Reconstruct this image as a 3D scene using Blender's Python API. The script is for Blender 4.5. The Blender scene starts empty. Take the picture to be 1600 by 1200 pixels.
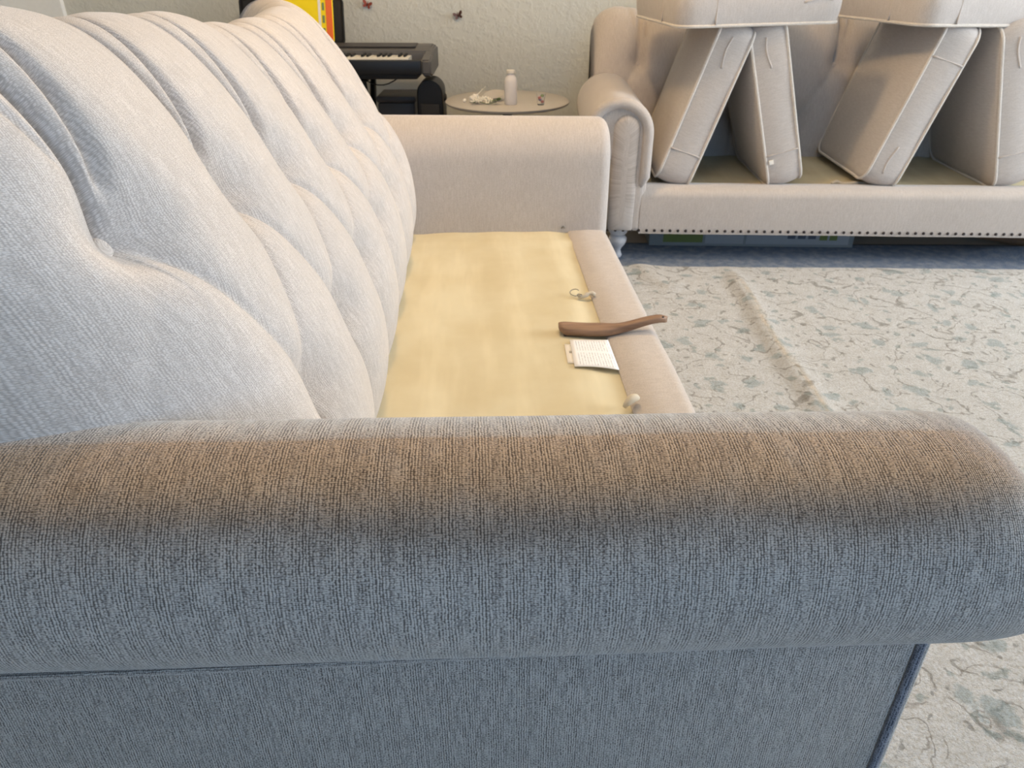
import bpy, bmesh, math, random
from mathutils import Vector, Matrix, noise
random.seed(4)
S = bpy.context.scene
COL = S.collection
R = math.radians
PI = math.pi

# ---------------------------------------------------------------- camera, light, exposure
cam_d = bpy.data.cameras.new('camera'); cam = bpy.data.objects.new('camera', cam_d); COL.objects.link(cam)
cam.location = (0, 0, 1.0); cam.rotation_euler = (R(60), 0, 0)
cam_d.sensor_width = 36; cam_d.lens = 1150/1600*36; cam_d.clip_start = .02
cam_d.dof.use_dof = True; cam_d.dof.focus_distance = .85; cam_d.dof.aperture_fstop = 13
S.camera = cam
S.view_settings.view_transform = 'Standard'; S.view_settings.look = 'None'
S.view_settings.gamma = 1; S.view_settings.use_curve_mapping = False
S.view_settings.exposure = -0.32
w = bpy.data.worlds.new('world'); S.world = w; w.use_nodes = True
w.node_tree.nodes['Background'].inputs[0].default_value = (.72, .84, 1, 1)
w.node_tree.nodes['Background'].inputs[1].default_value = .5

def area(name, loc, rot, sx, sy, power, col):
    l = bpy.data.lights.new(name, 'AREA'); l.shape = 'RECTANGLE'; l.size = sx; l.size_y = sy
    l.energy = power; l.color = col
    o = bpy.data.objects.new(name, l); o.location = loc; o.rotation_euler = rot; COL.objects.link(o)
    return o
area('daylight_right', (4.82, 1.85, 1.45), (0, R(90), 0), 1.5, 2.3, 262, (.90, .95, 1))       # window in the right wall
area('daylight_front', (0.9, -2.52, 1.5), (R(90), 0, 0), 1.9, 1.4, 41, (.21, .54, 1))        # window behind the camera
pl = bpy.data.lights.new('ceiling_bulb_and_fill', 'POINT'); pl.energy = 58; pl.color = (1, .66, .32); pl.shadow_soft_size = .1
po = bpy.data.objects.new('ceiling_bulb_and_fill', pl); po.location = (-.1, 2.2, 2.25); COL.objects.link(po)
pl2 = pl.copy(); pl2.energy = 17; pl2.color = (1, .80, .58)
po2 = bpy.data.objects.new('ceiling_bulb_and_fill', pl2); po2.location = (.35, 1.15, 2.3); COL.objects.link(po2)  # warm fill light added to brighten the near arm's top, no known bulb

# ---------------------------------------------------------------- node helpers
class NT:
    def __init__(s, name):
        s.m = bpy.data.materials.new(name); s.m.use_nodes = True
        s.t = s.m.node_tree; s.b = s.t.nodes['Principled BSDF']
    def n(s, typ, **kw):
        x = s.t.nodes.new('ShaderNode'+typ)
        for k, v in kw.items():
            if k.startswith('i_'): x.inputs[k[2:].replace('_', ' ')].default_value = v
            else: setattr(x, k, v)
        return x
    def L(s, a, b): s.t.links.new(a, b)
    def val(s, v, sock):
        if isinstance(v, (int, float)): sock.default_value = v
        elif isinstance(v, tuple): sock.default_value = v if len(v) == len(sock.default_value) else (*v, 1)
        else: s.L(v, sock)
    def math(s, op, a, b=0, clamp=False):
        x = s.n('Math', operation=op); x.use_clamp = clamp
        s.val(a, x.inputs[0]); s.val(b, x.inputs[1]); return x.outputs[0]
    def vmul(s, v, sc):
        x = s.n('Vector' + 'Math', operation='MULTIPLY'); s.L(v, x.inputs[0]); x.inputs[1].default_value = sc; return x.outputs[0]
    def mix(s, f, a, b, blend='MIX'):
        x = s.n('Mix', data_type='RGBA', blend_type=blend)
        s.val(f, x.inputs[0]); s.val(a, x.inputs[6]); s.val(b, x.inputs[7]); return x.outputs[2]
    def ramp(s, v, lo, hi):
        x = s.n('MapRange', interpolation_type='SMOOTHSTEP'); s.L(v, x.inputs[0])
        x.inputs[1].default_value = lo; x.inputs[2].default_value = hi; return x.outputs[0]
    def noise(s, vec, scale, detail=3, rough=.55):
        x = s.n('TexNoise'); s.L(vec, x.inputs['Vector']); x.inputs['Scale'].default_value = scale
        x.inputs['Detail'].default_value = detail; x.inputs['Roughness'].default_value = rough; return x.outputs[0]
    def bump(s, h, strength=.5, dist=.001):
        x = s.n('Bump'); x.inputs['Strength'].default_value = strength; x.inputs['Distance'].default_value = dist
        s.L(h, x.inputs['Height']); s.L(x.outputs[0], s.b.inputs['Normal'])
    def base(s, c): s.val(c, s.b.inputs['Base Color'])

def srgb(r, g, b):
    f = lambda c: (c/255/12.92) if c/255 <= .04045 else ((c/255+.055)/1.055)**2.4
    return (f(r), f(g), f(b), 1)

def plain(name, col, rough=.6, metal=0, grain=0.04, gs=60):
    t = NT(name); t.b.inputs['Roughness'].default_value = rough; t.b.inputs['Metallic'].default_value = metal
    g = t.n('TexCoord').outputs['Object']
    n = t.noise(g, gs, 3)
    t.base(t.mix(n, tuple(c*(1-grain) for c in col[:3])+(1,), tuple(min(1, c*(1+grain)) for c in col[:3])+(1,)))
    return t.m

def fabric(name, light, dark, soil=None, depth=.0014, contrast=1.0, pitch=(.0028, .0021), sheen=.35, rw=.38):
    """chenille-like plain weave: knots in staggered columns, slubs along the warp; UVs are in metres"""
    t = NT(name); uv = t.n('UVMap').outputs[0]
    wob = t.n('TexNoise', noise_dimensions='2D'); t.L(uv, wob.inputs['Vector']); wob.inputs['Scale'].default_value = 90; wob.inputs['Detail'].default_value = 1
    ofs = t.n('VectorMath', operation='SCALE'); t.L(wob.outputs[1], ofs.inputs[0]); ofs.inputs[3].default_value = .0018
    add = t.n('VectorMath', operation='ADD'); t.L(uv, add.inputs[0]); t.L(ofs.outputs[0], add.inputs[1])
    sc = t.vmul(add.outputs[0], (1/pitch[0], 1/pitch[1], 1))
    v = t.n('TexVoronoi', voronoi_dimensions='2D', feature='F1'); t.L(sc, v.inputs['Vector']); v.inputs['Scale'].default_value = 1; v.inputs['Randomness'].default_value = .5
    d = t.ramp(v.outputs['Distance'], .68, .12)
    slub = t.noise(t.vmul(uv, (300, 30, 1)), 1, 2)
    slub = t.ramp(slub, .36, .66)
    ux = t.n('SeparateXYZ'); t.L(add.outputs[0], ux.inputs[0])
    rib = t.math('ADD', t.math('MULTIPLY', t.math('SINE', t.math('MULTIPLY', ux.outputs[0], 2*PI/(pitch[0]*1.1))), .5), .5)
    weft = t.noise(t.vmul(uv, (35, 430, 1)), 1, 2)
    rnd = t.n('SeparateColor'); t.L(v.outputs['Color'], rnd.inputs[0])
    h = t.math('ADD', t.math('MULTIPLY', d, .5), t.math('MULTIPLY', slub, .22))
    h = t.math('ADD', h, t.math('MULTIPLY', rnd.outputs[0], .2))
    h = t.math('ADD', h, t.math('MULTIPLY', rib, rw))
    h = t.math('ADD', h, t.math('MULTIPLY', weft, .14))
    f = t.ramp(h, .22, 1.15)
    big = t.noise(uv, 7, 4)
    lite = t.mix(t.ramp(big, .3, .7), light, tuple(c*.93 for c in light[:3])+(1,))
    col = t.mix(f, dark, lite)
    if soil:
        a = t.n('Attribute', attribute_name='soil').outputs['Fac']
        n2 = t.noise(uv, 16, 4, .62)
        k = t.math('MULTIPLY', a, t.math('ADD', t.math('MULTIPLY', n2, .9), .55), clamp=True)
        tn = t.n('Attribute', attribute_name='soil_tone').outputs['Fac']
        tone = t.mix(tn, (.86, .65, .46, 1), (.58, .52, .47, 1))
        col = t.mix(k, col, t.mix(1.0, col, tone, 'MULTIPLY'))
    t.base(col); t.b.inputs['Roughness'].default_value = .9; t.b.inputs['Specular IOR Level'].default_value = .12
    t.b.inputs['Sheen Weight'].default_value = sheen; t.b.inputs['Sheen Roughness'].default_value = .35
    t.bump(h, .55*contrast, depth)
    return t.m

M = {}
M['fab'] = fabric('oatmeal_chenille', srgb(220, 214, 210), srgb(178, 171, 166), contrast=.5, pitch=(.0021, .0016), rw=.16)
M['fab_arm'] = fabric('soiled_chenille', srgb(206, 203, 200), srgb(96, 92, 90), soil=True, contrast=1.0, sheen=.8)
M['fab_far'] = fabric('oatmeal_chenille_far', srgb(207, 199, 193), srgb(176, 167, 160), contrast=.35)
M['fab_cushion'] = fabric('cushion_chenille', srgb(208, 202, 198), srgb(178, 171, 166), contrast=.3)
M['welt'] = fabric('welt_cord', srgb(232, 227, 220), srgb(190, 182, 174), contrast=.3)
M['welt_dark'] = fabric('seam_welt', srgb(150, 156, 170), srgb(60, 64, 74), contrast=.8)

def muslin():
    t = NT('yellow_muslin'); uv = t.n('UVMap').outputs[0]
    n = t.noise(uv, 5, 4); st = t.noise(t.vmul(uv, (14, 2, 1)), 1, 3)
    c = t.mix(t.ramp(n, .3, .7), srgb(210, 200, 170), srgb(201, 188, 154))
    c = t.mix(t.math('MULTIPLY', t.ramp(st, .45, .7), .35), c, srgb(230, 220, 190))
    t.base(c); t.b.inputs['Roughness'].default_value = .8
    fine = t.noise(t.vmul(uv, (900, 900, 1)), 1, 1); t.bump(fine, .15, .0005); return t.m
M['muslin'] = muslin()

def rug_mat():
    t = NT('floral_rug'); uv = t.n('UVMap').outputs[0]
    wn = t.n('TexNoise', noise_dimensions='2D'); t.L(uv, wn.inputs['Vector']); wn.inputs['Scale'].default_value = 9; wn.inputs['Detail'].default_value = 4
    of = t.n('VectorMath', operation='SCALE'); t.L(wn.outputs[1], of.inputs[0]); of.inputs[3].default_value = .10
    ad = t.n('VectorMath', operation='ADD'); t.L(uv, ad.inputs[0]); t.L(of.outputs[0], ad.inputs[1])
    p = ad.outputs[0]
    # cream ground with a soft mottle
    mot = t.noise(uv, 28, 5, .65)
    c = t.mix(t.ramp(mot, .35, .68), srgb(226, 226, 225), srgb(212, 211, 208))
    # curling vines: thin isolines of a distorted field
    vf = t.n('TexNoise', noise_dimensions='2D'); t.L(p, vf.inputs['Vector']); vf.inputs['Scale'].default_value = 6.5; vf.inputs['Detail'].default_value = 1.2
    vd = t.math('ABSOLUTE', t.math('SUBTRACT', vf.outputs[0], .5))
    vine = t.ramp(vd, .015, .004)
    gate = t.ramp(t.noise(uv, 14, 2), .36, .52)
    c = t.mix(t.math('MULTIPLY', t.math('MULTIPLY', vine, gate), .62), c, srgb(122, 116, 106))
    vf2 = t.n('TexNoise', noise_dimensions='2D'); t.L(t.vmul(p, (1, 1.1, 1)), vf2.inputs['Vector']); vf2.inputs['Scale'].default_value = 10.5; vf2.inputs['Detail'].default_value = .8
    vine2 = t.ramp(t.math('ABSOLUTE', t.math('SUBTRACT', vf2.outputs[0], .56)), .016, .005)
    gate2 = t.ramp(t.noise(uv, 16, 2), .42, .56)
    c = t.mix(t.math('MULTIPLY', t.math('MULTIPLY', vine2, gate2), .55), c, srgb(134, 124, 112))
    # blossoms: petalled voronoi blobs in slate teal
    def bloom(scale, seed, r0, r1, colr, amt):
        nonlocal c
        vo = t.n('TexVoronoi', voronoi_dimensions='2D'); 
        a2 = t.n('VectorMath', operation='ADD'); t.L(p, a2.inputs[0]); a2.inputs[1].default_value = (seed, seed*.7, 0)
        t.L(a2.outputs[0], vo.inputs['Vector']); vo.inputs['Scale'].default_value = scale; vo.inputs['Randomness'].default_value = .85
        pet = t.math('SUBTRACT', vo.outputs['Distance'], t.math('MULTIPLY', t.noise(uv, 60, 3), .26))
        m = t.ramp(pet, r1, r0)
        c = t.mix(t.math('MULTIPLY', m, amt), c, colr)
    bloom(7.5, 3.1, -.03, .06, srgb(150, 170, 174), .55)
    bloom(11, 7.7, -.07, .01, srgb(138, 156, 156), .55)
    bloom(16, 1.3, -.08, -.02, srgb(120, 116, 108), .6)
    # slate border band, outside the field
    xy = t.n('SeparateXYZ'); t.L(uv, xy.inputs[0])
    edge = t.math('ADD', xy.outputs[1], t.math('MULTIPLY', t.noise(uv, 35, 2), .01))
    band = t.ramp(edge, 2.592, 2.605)
    bc = t.mix(t.ramp(t.noise(uv, 30, 4), .35, .7), srgb(96, 116, 146), srgb(136, 148, 166))
    c = t.mix(band, c, bc)
    fold_tint = t.n('Attribute', attribute_name='crease').outputs['Fac']
    c = t.mix(fold_tint, c, t.mix(t.ramp(t.noise(uv, 40, 3), .4, .6), srgb(226, 196, 150), srgb(168, 146, 104)))  # brown tint along one side of the rug fold
    c = t.mix(t.ramp(t.noise(uv, 150, 4, .8), .56, .40), c, t.mix(1.0, c, (.80, .77, .72, 1), 'MULTIPLY'))
    t.base(c); t.b.inputs['Roughness'].default_value = .95; t.b.inputs['Specular IOR Level'].default_value = .05
    t.b.inputs['Sheen Weight'].default_value = .2
    pile = t.noise(uv, 170, 4, .75); t.bump(pile, 1.0, .008)
    return t.m
M['rug'] = rug_mat()

def wall_mat(name, col):
    t = NT(name); g = t.n('TexCoord').outputs['Object']
    n = t.noise(g, 38, 4, .6); t.base(t.mix(n, col, tuple(c*.95 for c in col[:3])+(1,)))
    t.b.inputs['Roughness'].default_value = .75; t.bump(t.ramp(n, .42, .62), .35, .004); return t.m
M['wall'] = wall_mat('textured_wall', srgb(204, 205, 198))
M['ceiling'] = wall_mat('ceiling_paint', srgb(214, 211, 204))
M['white'] = plain('white_paint', srgb(236, 237, 236), .5)
M['carpet'] = plain('beige_carpet', srgb(176, 166, 152), .95, grain=.15, gs=300)
M['black'] = plain('black_plastic', srgb(15, 15, 17), .45)
M['black_matte'] = plain('black_matte', srgb(26, 26, 29), .7)
M['charcoal'] = plain('charcoal_plastic', srgb(92, 91, 91), .5)
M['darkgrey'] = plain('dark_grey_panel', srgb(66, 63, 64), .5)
M['ivory'] = plain('ivory_key', srgb(238, 234, 224), .35)
M['nail'] = plain('dark_bronze_nail', srgb(64, 58, 58), .35, .7)
M['foot'] = plain('weathered_white_wood', srgb(196, 198, 204), .5, grain=.12)
M['steel'] = plain('steel', srgb(150, 148, 142), .3, 1)
M['bottle'] = plain('white_bottle', srgb(226, 221, 220), .4)
M['bottle_cap'] = plain('cream_cap', srgb(224, 218, 206), .4)
M['table'] = plain('grey_tabletop', srgb(186, 180, 172), .55)
M['yellow'] = plain('yellow_cover', srgb(250, 222, 14), .4)
M['orange'] = plain('orange_cover', srgb(240, 112, 50), .4)
M['paper'] = plain('paper', srgb(240, 236, 228), .8)
M['petal'] = plain('petal', srgb(238, 234, 222), .7)
M['leaf'] = plain('leaf', srgb(120, 142, 96), .6)
M['redbrown'] = plain('red_brown_wing', srgb(150, 72, 58), .5)
M['darkbrown'] = plain('dark_brown_wing', srgb(92, 60, 52), .5)
M['pink'] = plain('pink_candy', srgb(196, 110, 110), .4)
M['mauve'] = plain('mauve_candy', srgb(120, 100, 140), .4)
M['cord'] = plain('cream_tape', srgb(200, 190, 172), .8, grain=.1)
M['cardgreen'] = plain('green_print', srgb(98, 114, 58), .6)
M['cardgrey'] = plain('grey_print', srgb(142, 150, 158), .6)
M['carddark'] = plain('dark_print', srgb(70, 80, 96), .6)
M['boxside'] = plain('carton', srgb(122, 130, 134), .7)
M['plank'] = plain('plank_wood', srgb(128, 98, 72), .6, grain=.2)

def wood(name, a, b):
    t = NT(name); g = t.n('TexCoord').outputs['Object']
    n = t.noise(t.vmul(g, (9, 70, 70)), 1, 4, .6); t.base(t.mix(t.ramp(n, .3, .7), a, b))
    t.b.inputs['Roughness'].default_value = .5; t.bump(n, .2, .0006); return t.m
M['wood'] = wood('walnut', srgb(150, 118, 94), srgb(118, 90, 70))
M['bristle'] = plain('dark_bristle', srgb(78, 70, 66), .9, grain=.3, gs=600)

def clear():
    t = NT('clear_plastic'); t.b.inputs['Transmission Weight'].default_value = .95; t.b.inputs['Roughness'].default_value = .05
    t.b.inputs['IOR'].default_value = 1.15; t.base((1, 1, 1, 1)); return t.m
M['clear'] = clear()

def print_lines():
    """care label: rows of tiny illegible print"""
    t = NT('printed_label'); uv = t.n('UVMap').outputs[0]; xy = t.n('SeparateXYZ'); t.L(uv, xy.inputs[0])
    fr = t.math('FRACT', t.math('MULTIPLY', xy.outputs[0], 15))
    row = t.math('LESS_THAN', fr, .34)
    words = t.math('GREATER_THAN', t.noise(t.vmul(uv, (15, 46, 1)), 1, 2), .47)
    margin = t.math('MULTIPLY', t.math('GREATER_THAN', xy.outputs[0], .12), t.math('LESS_THAN', t.math('ABSOLUTE', t.math('SUBTRACT', xy.outputs[1], .5)), .44))
    split = t.math('GREATER_THAN', t.math('ABSOLUTE', t.math('SUBTRACT', xy.outputs[1], .54)), .035)
    ink = t.math('MULTIPLY', t.math('MULTIPLY', row, words), t.math('MULTIPLY', margin, split))
    t.base(t.mix(t.math('MULTIPLY', ink, .6), srgb(240, 240, 242), srgb(130, 132, 140))); t.b.inputs['Roughness'].default_value = .7
    return t.m
M['print'] = print_lines()

# ---------------------------------------------------------------- object helpers
def link(name, me, mat, parent=None, mats=None):
    o = bpy.data.objects.new(name, me); COL.objects.link(o)
    for m in (mats or [mat]): me.materials.append(m)
    if parent is not None: o.parent = parent
    return o
def tag(o, label=None, cat=None, group=None, kind=None):
    if label: o['label'] = label
    if cat: o['category'] = cat
    if group: o['group'] = group
    if kind: o['kind'] = kind
    return o
def empty(name, loc, rz=0, rot=None):
    o = bpy.data.objects.new(name, None); COL.objects.link(o); o.location = loc
    o.rotation_euler = rot or (0, 0, rz); o.empty_display_size = .05; return o
def copy_tree(o, parent=None):
    c = o.copy(); COL.objects.link(c)
    if parent is not None: c.parent = parent
    for ch in list(o.children): copy_tree(ch, c)
    return c
def from_bm(name, bm, mat, parent=None, smooth=True, recalc=True):
    if recalc: bmesh.ops.recalc_face_normals(bm, faces=bm.faces)
    me = bpy.data.meshes.new(name); bm.to_mesh(me); bm.free()
    if smooth: me.polygons.foreach_set('use_smooth', [True]*len(me.polygons))
    return link(name, me, mat, parent)
def shade_auto(o, ang=35):
    me = o.data
    me.polygons.foreach_set('use_smooth', [True]*len(me.polygons))
    me.set_sharp_from_angle(angle=R(ang)); return o
def grid(name, pts, uvs, mat, parent=None, wrap_v=False, caps=False, attr=None):
    """pts[i][j] -> a smooth quad sheet with metric UVs"""
    nu, nv = len(pts), len(pts[0])
    verts = [p for row in pts for p in row]
    faces, fuv = [], []
    for i in range(nu-1):
        for j in range(nv if wrap_v else nv-1):
            k = (j+1) % nv
            faces.append((i*nv+j, (i+1)*nv+j, (i+1)*nv+k, i*nv+k))
            u2 = uvs[i][k] if k else uvs[i][nv] if len(uvs[i]) > nv else uvs[i][k]
            u3 = uvs[i+1][k] if k else uvs[i+1][nv] if len(uvs[i+1]) > nv else uvs[i+1][k]
            fuv += [uvs[i][j], uvs[i+1][j], u3, u2]
    if caps:
        for i in (0, nu-1):
            faces.append(tuple(i*nv+j for j in range(nv))); fuv += [(pts[i][j][0], pts[i][j][2]) for j in range(nv)]
    me = bpy.data.meshes.new(name); me.from_pydata(verts, [], faces)
    uvl = me.uv_layers.new(name='UVMap'); uvl.data.foreach_set('uv', [c for q in fuv for c in q])
    if attr:
        a = me.attributes.new(attr[0], 'FLOAT', 'POINT'); a.data.foreach_set('value', [v for row in attr[1] for v in row])
    bm = bmesh.new(); bm.from_mesh(me); bmesh.ops.recalc_face_normals(bm, faces=bm.faces); bm.to_mesh(me); bm.free()
    me.polygons.foreach_set('use_smooth', [True]*len(me.polygons))
    return link(name, me, mat, parent)
def box_uv(bm):
    uvl = bm.loops.layers.uv.verify()
    for f in bm.faces:
        n = f.normal; a = max(range(3), key=lambda k: abs(n[k])); ij = [(1, 2), (0, 2), (0, 1)][a]
        for l in f.loops: l[uvl].uv = (l.vert.co[ij[0]], l.vert.co[ij[1]])
def add_box(bm, lo, hi, mtx=None):
    cs = [Vector((x, y, z)) for x in (lo[0], hi[0]) for y in (lo[1], hi[1]) for z in (lo[2], hi[2])]
    vs = [bm.verts.new(mtx @ c if mtx else c) for c in cs]
    return [bm.faces.new([vs[i] for i in f]) for f in ((0, 1, 3, 2), (4, 6, 7, 5), (0, 4, 5, 1), (2, 3, 7, 6), (0, 2, 6, 4), (1, 5, 7, 3))]
def bevel_box(name, lo, hi, r, mat, parent=None, seg=3, mtx=None):
    bm = bmesh.new(); add_box(bm, lo, hi, mtx)
    bmesh.ops.recalc_face_normals(bm, faces=bm.faces)
    bmesh.ops.bevel(bm, geom=list(bm.edges), offset=r, segments=seg, profile=.5, affect='EDGES')
    bm.normal_update(); box_uv(bm)
    o = from_bm(name, bm, mat, parent); return shade_auto(o, 40)
def tube(name, path, r, mat, parent=None, n=8, closed=False):
    pts = [Vector(p) for p in path]; m = len(pts); rows = []; uvs = []; L = 0
    up = None
    rr = r if isinstance(r, (list, tuple)) else [r]*m
    for i, p in enumerate(pts):
        a = pts[(i-1) % m] if (closed or i) else p; b = pts[(i+1) % m] if (closed or i < m-1) else p
        t = (b-a).normalized()
        if up is None: up = t.orthogonal().normalized()
        up = (up - t*up.dot(t)).normalized(); s = t.cross(up)
        if i: L += (p-pts[i-1]).length
        rows.append([p + (up*math.cos(q*2*PI/n)+s*math.sin(q*2*PI/n))*rr[i] for q in range(n)])
        uvs.append([(q*2*PI*rr[i]/n, L) for q in range(n+1)])
    if closed: rows.append(rows[0]); uvs.append([(u[0], L+.01) for u in uvs[0]])
    return grid(name, rows, uvs, mat, parent, wrap_v=True, caps=not closed)
def lathe(name, prof, mat, parent=None, n=20, loc=(0, 0, 0)):
    rows = [[Vector((loc[0]+r*math.cos(2*PI*k/n), loc[1]+r*math.sin(2*PI*k/n), loc[2]+z)) for k in range(n)] for r, z in prof]
    uvs = [[(k/n*2*PI*max(r, .001), z) for k in range(n+1)] for r, z in prof]
    o = grid(name, rows, uvs, mat, parent, wrap_v=True, caps=True); return shade_auto(o, 50)
def spline(ps, n):
    """Catmull-Rom through ps, resampled to n points of equal arc length"""
    P = [Vector(p) for p in ps]; P = [2*P[0]-P[1]] + P + [2*P[-1]-P[-2]]; d = []
    for i in range(1, len(P)-2):
        for k in range(40):
            t = k/40; a, b, c, e = P[i-1:i+3]
            d.append(.5*((2*b)+(-a+c)*t+(2*a-5*b+4*c-e)*t*t+(-a+3*b-3*c+e)*t**3))
    d.append(P[-2]); s = [0]
    for a, b in zip(d, d[1:]): s.append(s[-1]+(b-a).length)
    out, j = [], 0
    for i in range(n):
        q = s[-1]*i/(n-1)
        while j < len(s)-2 and s[j+1] < q: j += 1
        f = (q-s[j])/max(1e-9, s[j+1]-s[j]); out.append(d[j].lerp(d[j+1], f))
    return out, s[-1]
def smooth(a, b, x):
    t = min(1, max(0, (x-a)/(b-a))); return t*t*(3-2*t)

# ---------------------------------------------------------------- room
def struct(name, bm, mat): 
    o = from_bm(name, bm, mat, smooth=False); o['kind'] = 'structure'; return o
def slab(name, lo, hi, mat):
    bm = bmesh.new(); add_box(bm, lo, hi); return struct(name, bm, mat)
X0, X1, Y0, Y1, ZC = -2.6, 4.8, -2.5, 3.75, 2.5
slab('floor', (X0-.1, Y0-.1, -.1), (X1+.1, Y1+.1, 0), M['carpet'])
slab('ceiling', (X0-.1, Y0-.1, ZC), (X1+.1, Y1+.1, ZC+.1), M['ceiling'])
slab('wall_back', (X0-.1, Y1, 0), (X1+.1, Y1+.1, ZC), M['wall'])
slab('wall_left', (X0-.1, Y0, 0), (X0, Y1, ZC), M['wall'])
bm = bmesh.new()                                                     # right wall with its window opening
for lo, hi in (((X1, Y0, 0), (X1+.1, 0.65, ZC)), ((X1, 3.05, 0), (X1+.1, Y1, ZC)), ((X1, .65, 0), (X1+.1, 3.05, .68)), ((X1, .65, 2.22), (X1+.1, 3.05, ZC))): add_box(bm, lo, hi)
struct('wall_right', bm, M['wall'])
bm = bmesh.new()                                                     # wall behind the camera with its window opening
for lo, hi in (((X0, Y0-.1, 0), (-.08, Y0, ZC)), ((1.88, Y0-.1, 0), (X1, Y0, ZC)), ((-.08, Y0-.1, 0), (1.88, Y0, .78)), ((-.08, Y0-.1, 2.22), (1.88, Y0, ZC))): add_box(bm, lo, hi)
struct('wall_front', bm, M['wall'])
def window(name, axis, a0, a1, z0, z1, pos, sgn):
    bm = bmesh.new(); f = .05
    def bar(p0, p1, q0, q1):
        if axis == 'y': add_box(bm, (min(pos, pos+.05*sgn), p0, q0), (max(pos, pos+.05*sgn), p1, q1))
        else: add_box(bm, (p0, min(pos, pos+.05*sgn), q0), (p1, max(pos, pos+.05*sgn), q1))
    bar(a0-f, a0, z0-f, z1+f); bar(a1, a1+f, z0-f, z1+f); bar(a0, a1, z0-f, z0); bar(a0, a1, z1, z1+f)
    return struct(name, bm, M['white'])
window('window_1', 'y', .7, 3.0, .72, 2.18, X1-.051, 1)
window('window_2', 'x', -.04, 1.84, .82, 2.18, Y0+.051, -1)
slab('baseboard_back', (X0, Y1-.015, 0), (X1, Y1, .1), M['white'])
slab('trim_1', (-2.42, Y1-.03, .1), (-2.03, Y1, 2.1), M['white'])                       # door casing at the left end of the back wall
bm = bmesh.new(); add_box(bm, (1.40, Y1-.04, 0), (2.22, Y1, 2.05))
for z0, z1 in ((.2, .95), (1.1, 1.9)): add_box(bm, (1.52, Y1-.05, z0), (2.1, Y1-.04, z1))
struct('white_panel_1', bm, M['white'])  # white raised panel on the back wall

# ---------------------------------------------------------------- rug
def make_rug():
    x0, x1, y0, y1 = -1.3, 3.0, -.9, 2.86
    nx, ny = 300, 260; pts = []; uvs = []; cr = []
    th = R(-1.2); rot = lambda x, y: (x*math.cos(th)-y*math.sin(th), x*math.sin(th)+y*math.cos(th))
    folds = [((.735, 2.52), (.74, 1.52), .014, .022), ((.40, 2.62), (.50, 2.36), .010, .03)]
    for i in range(nx):
        r = []; u = []; c = []
        for j in range(ny):
            x = x0+(x1-x0)*i/(nx-1); y = y0+(y1-y0)*j/(ny-1)
            z = .012+.002*noise.noise(Vector((x*2.2, y*2.2, 0)))
            k = 0
            for (a, b, h, wd) in folds:
                ax, ay = b[0]-a[0], b[1]-a[1]; L = math.hypot(ax, ay)
                t = ((x-a[0])*ax+(y-a[1])*ay)/L/L; d = ((x-a[0])*ay-(y-a[1])*ax)/L     # d > 0: left of the fold
                d += .006*math.sin(t*9)
                e = smooth(-.12, .12, t)*smooth(1.12, .88, t)
                z += h*e*(math.exp(-(d/wd)**2) if d > 0 else math.exp(-(d/(wd*2.0))**2))
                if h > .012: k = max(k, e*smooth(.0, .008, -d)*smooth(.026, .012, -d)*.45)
            # the border ripples up where it meets the end of the far sofa
            e = smooth(1.55, 1.95, x)*smooth(2.56, 2.66, y)
            z += .028*e*math.exp(-((y-(2.79-.06*(x-1.5)))/.05)**2)
            xx, yy = rot(x, y); r.append((xx, yy, max(z, .004))); u.append((x, y)); c.append(k)
        pts.append(r); uvs.append(u); cr.append(c)
    o = grid('rug', pts, uvs, M['rug'], attr=('crease', cr))
    sm = o.modifiers.new('thickness', 'SOLIDIFY'); sm.thickness = .003; sm.offset = -1
    return tag(o, 'large cream rug with slate floral vines and a blue-grey border under both sofas', 'rug')
make_rug()

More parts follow.
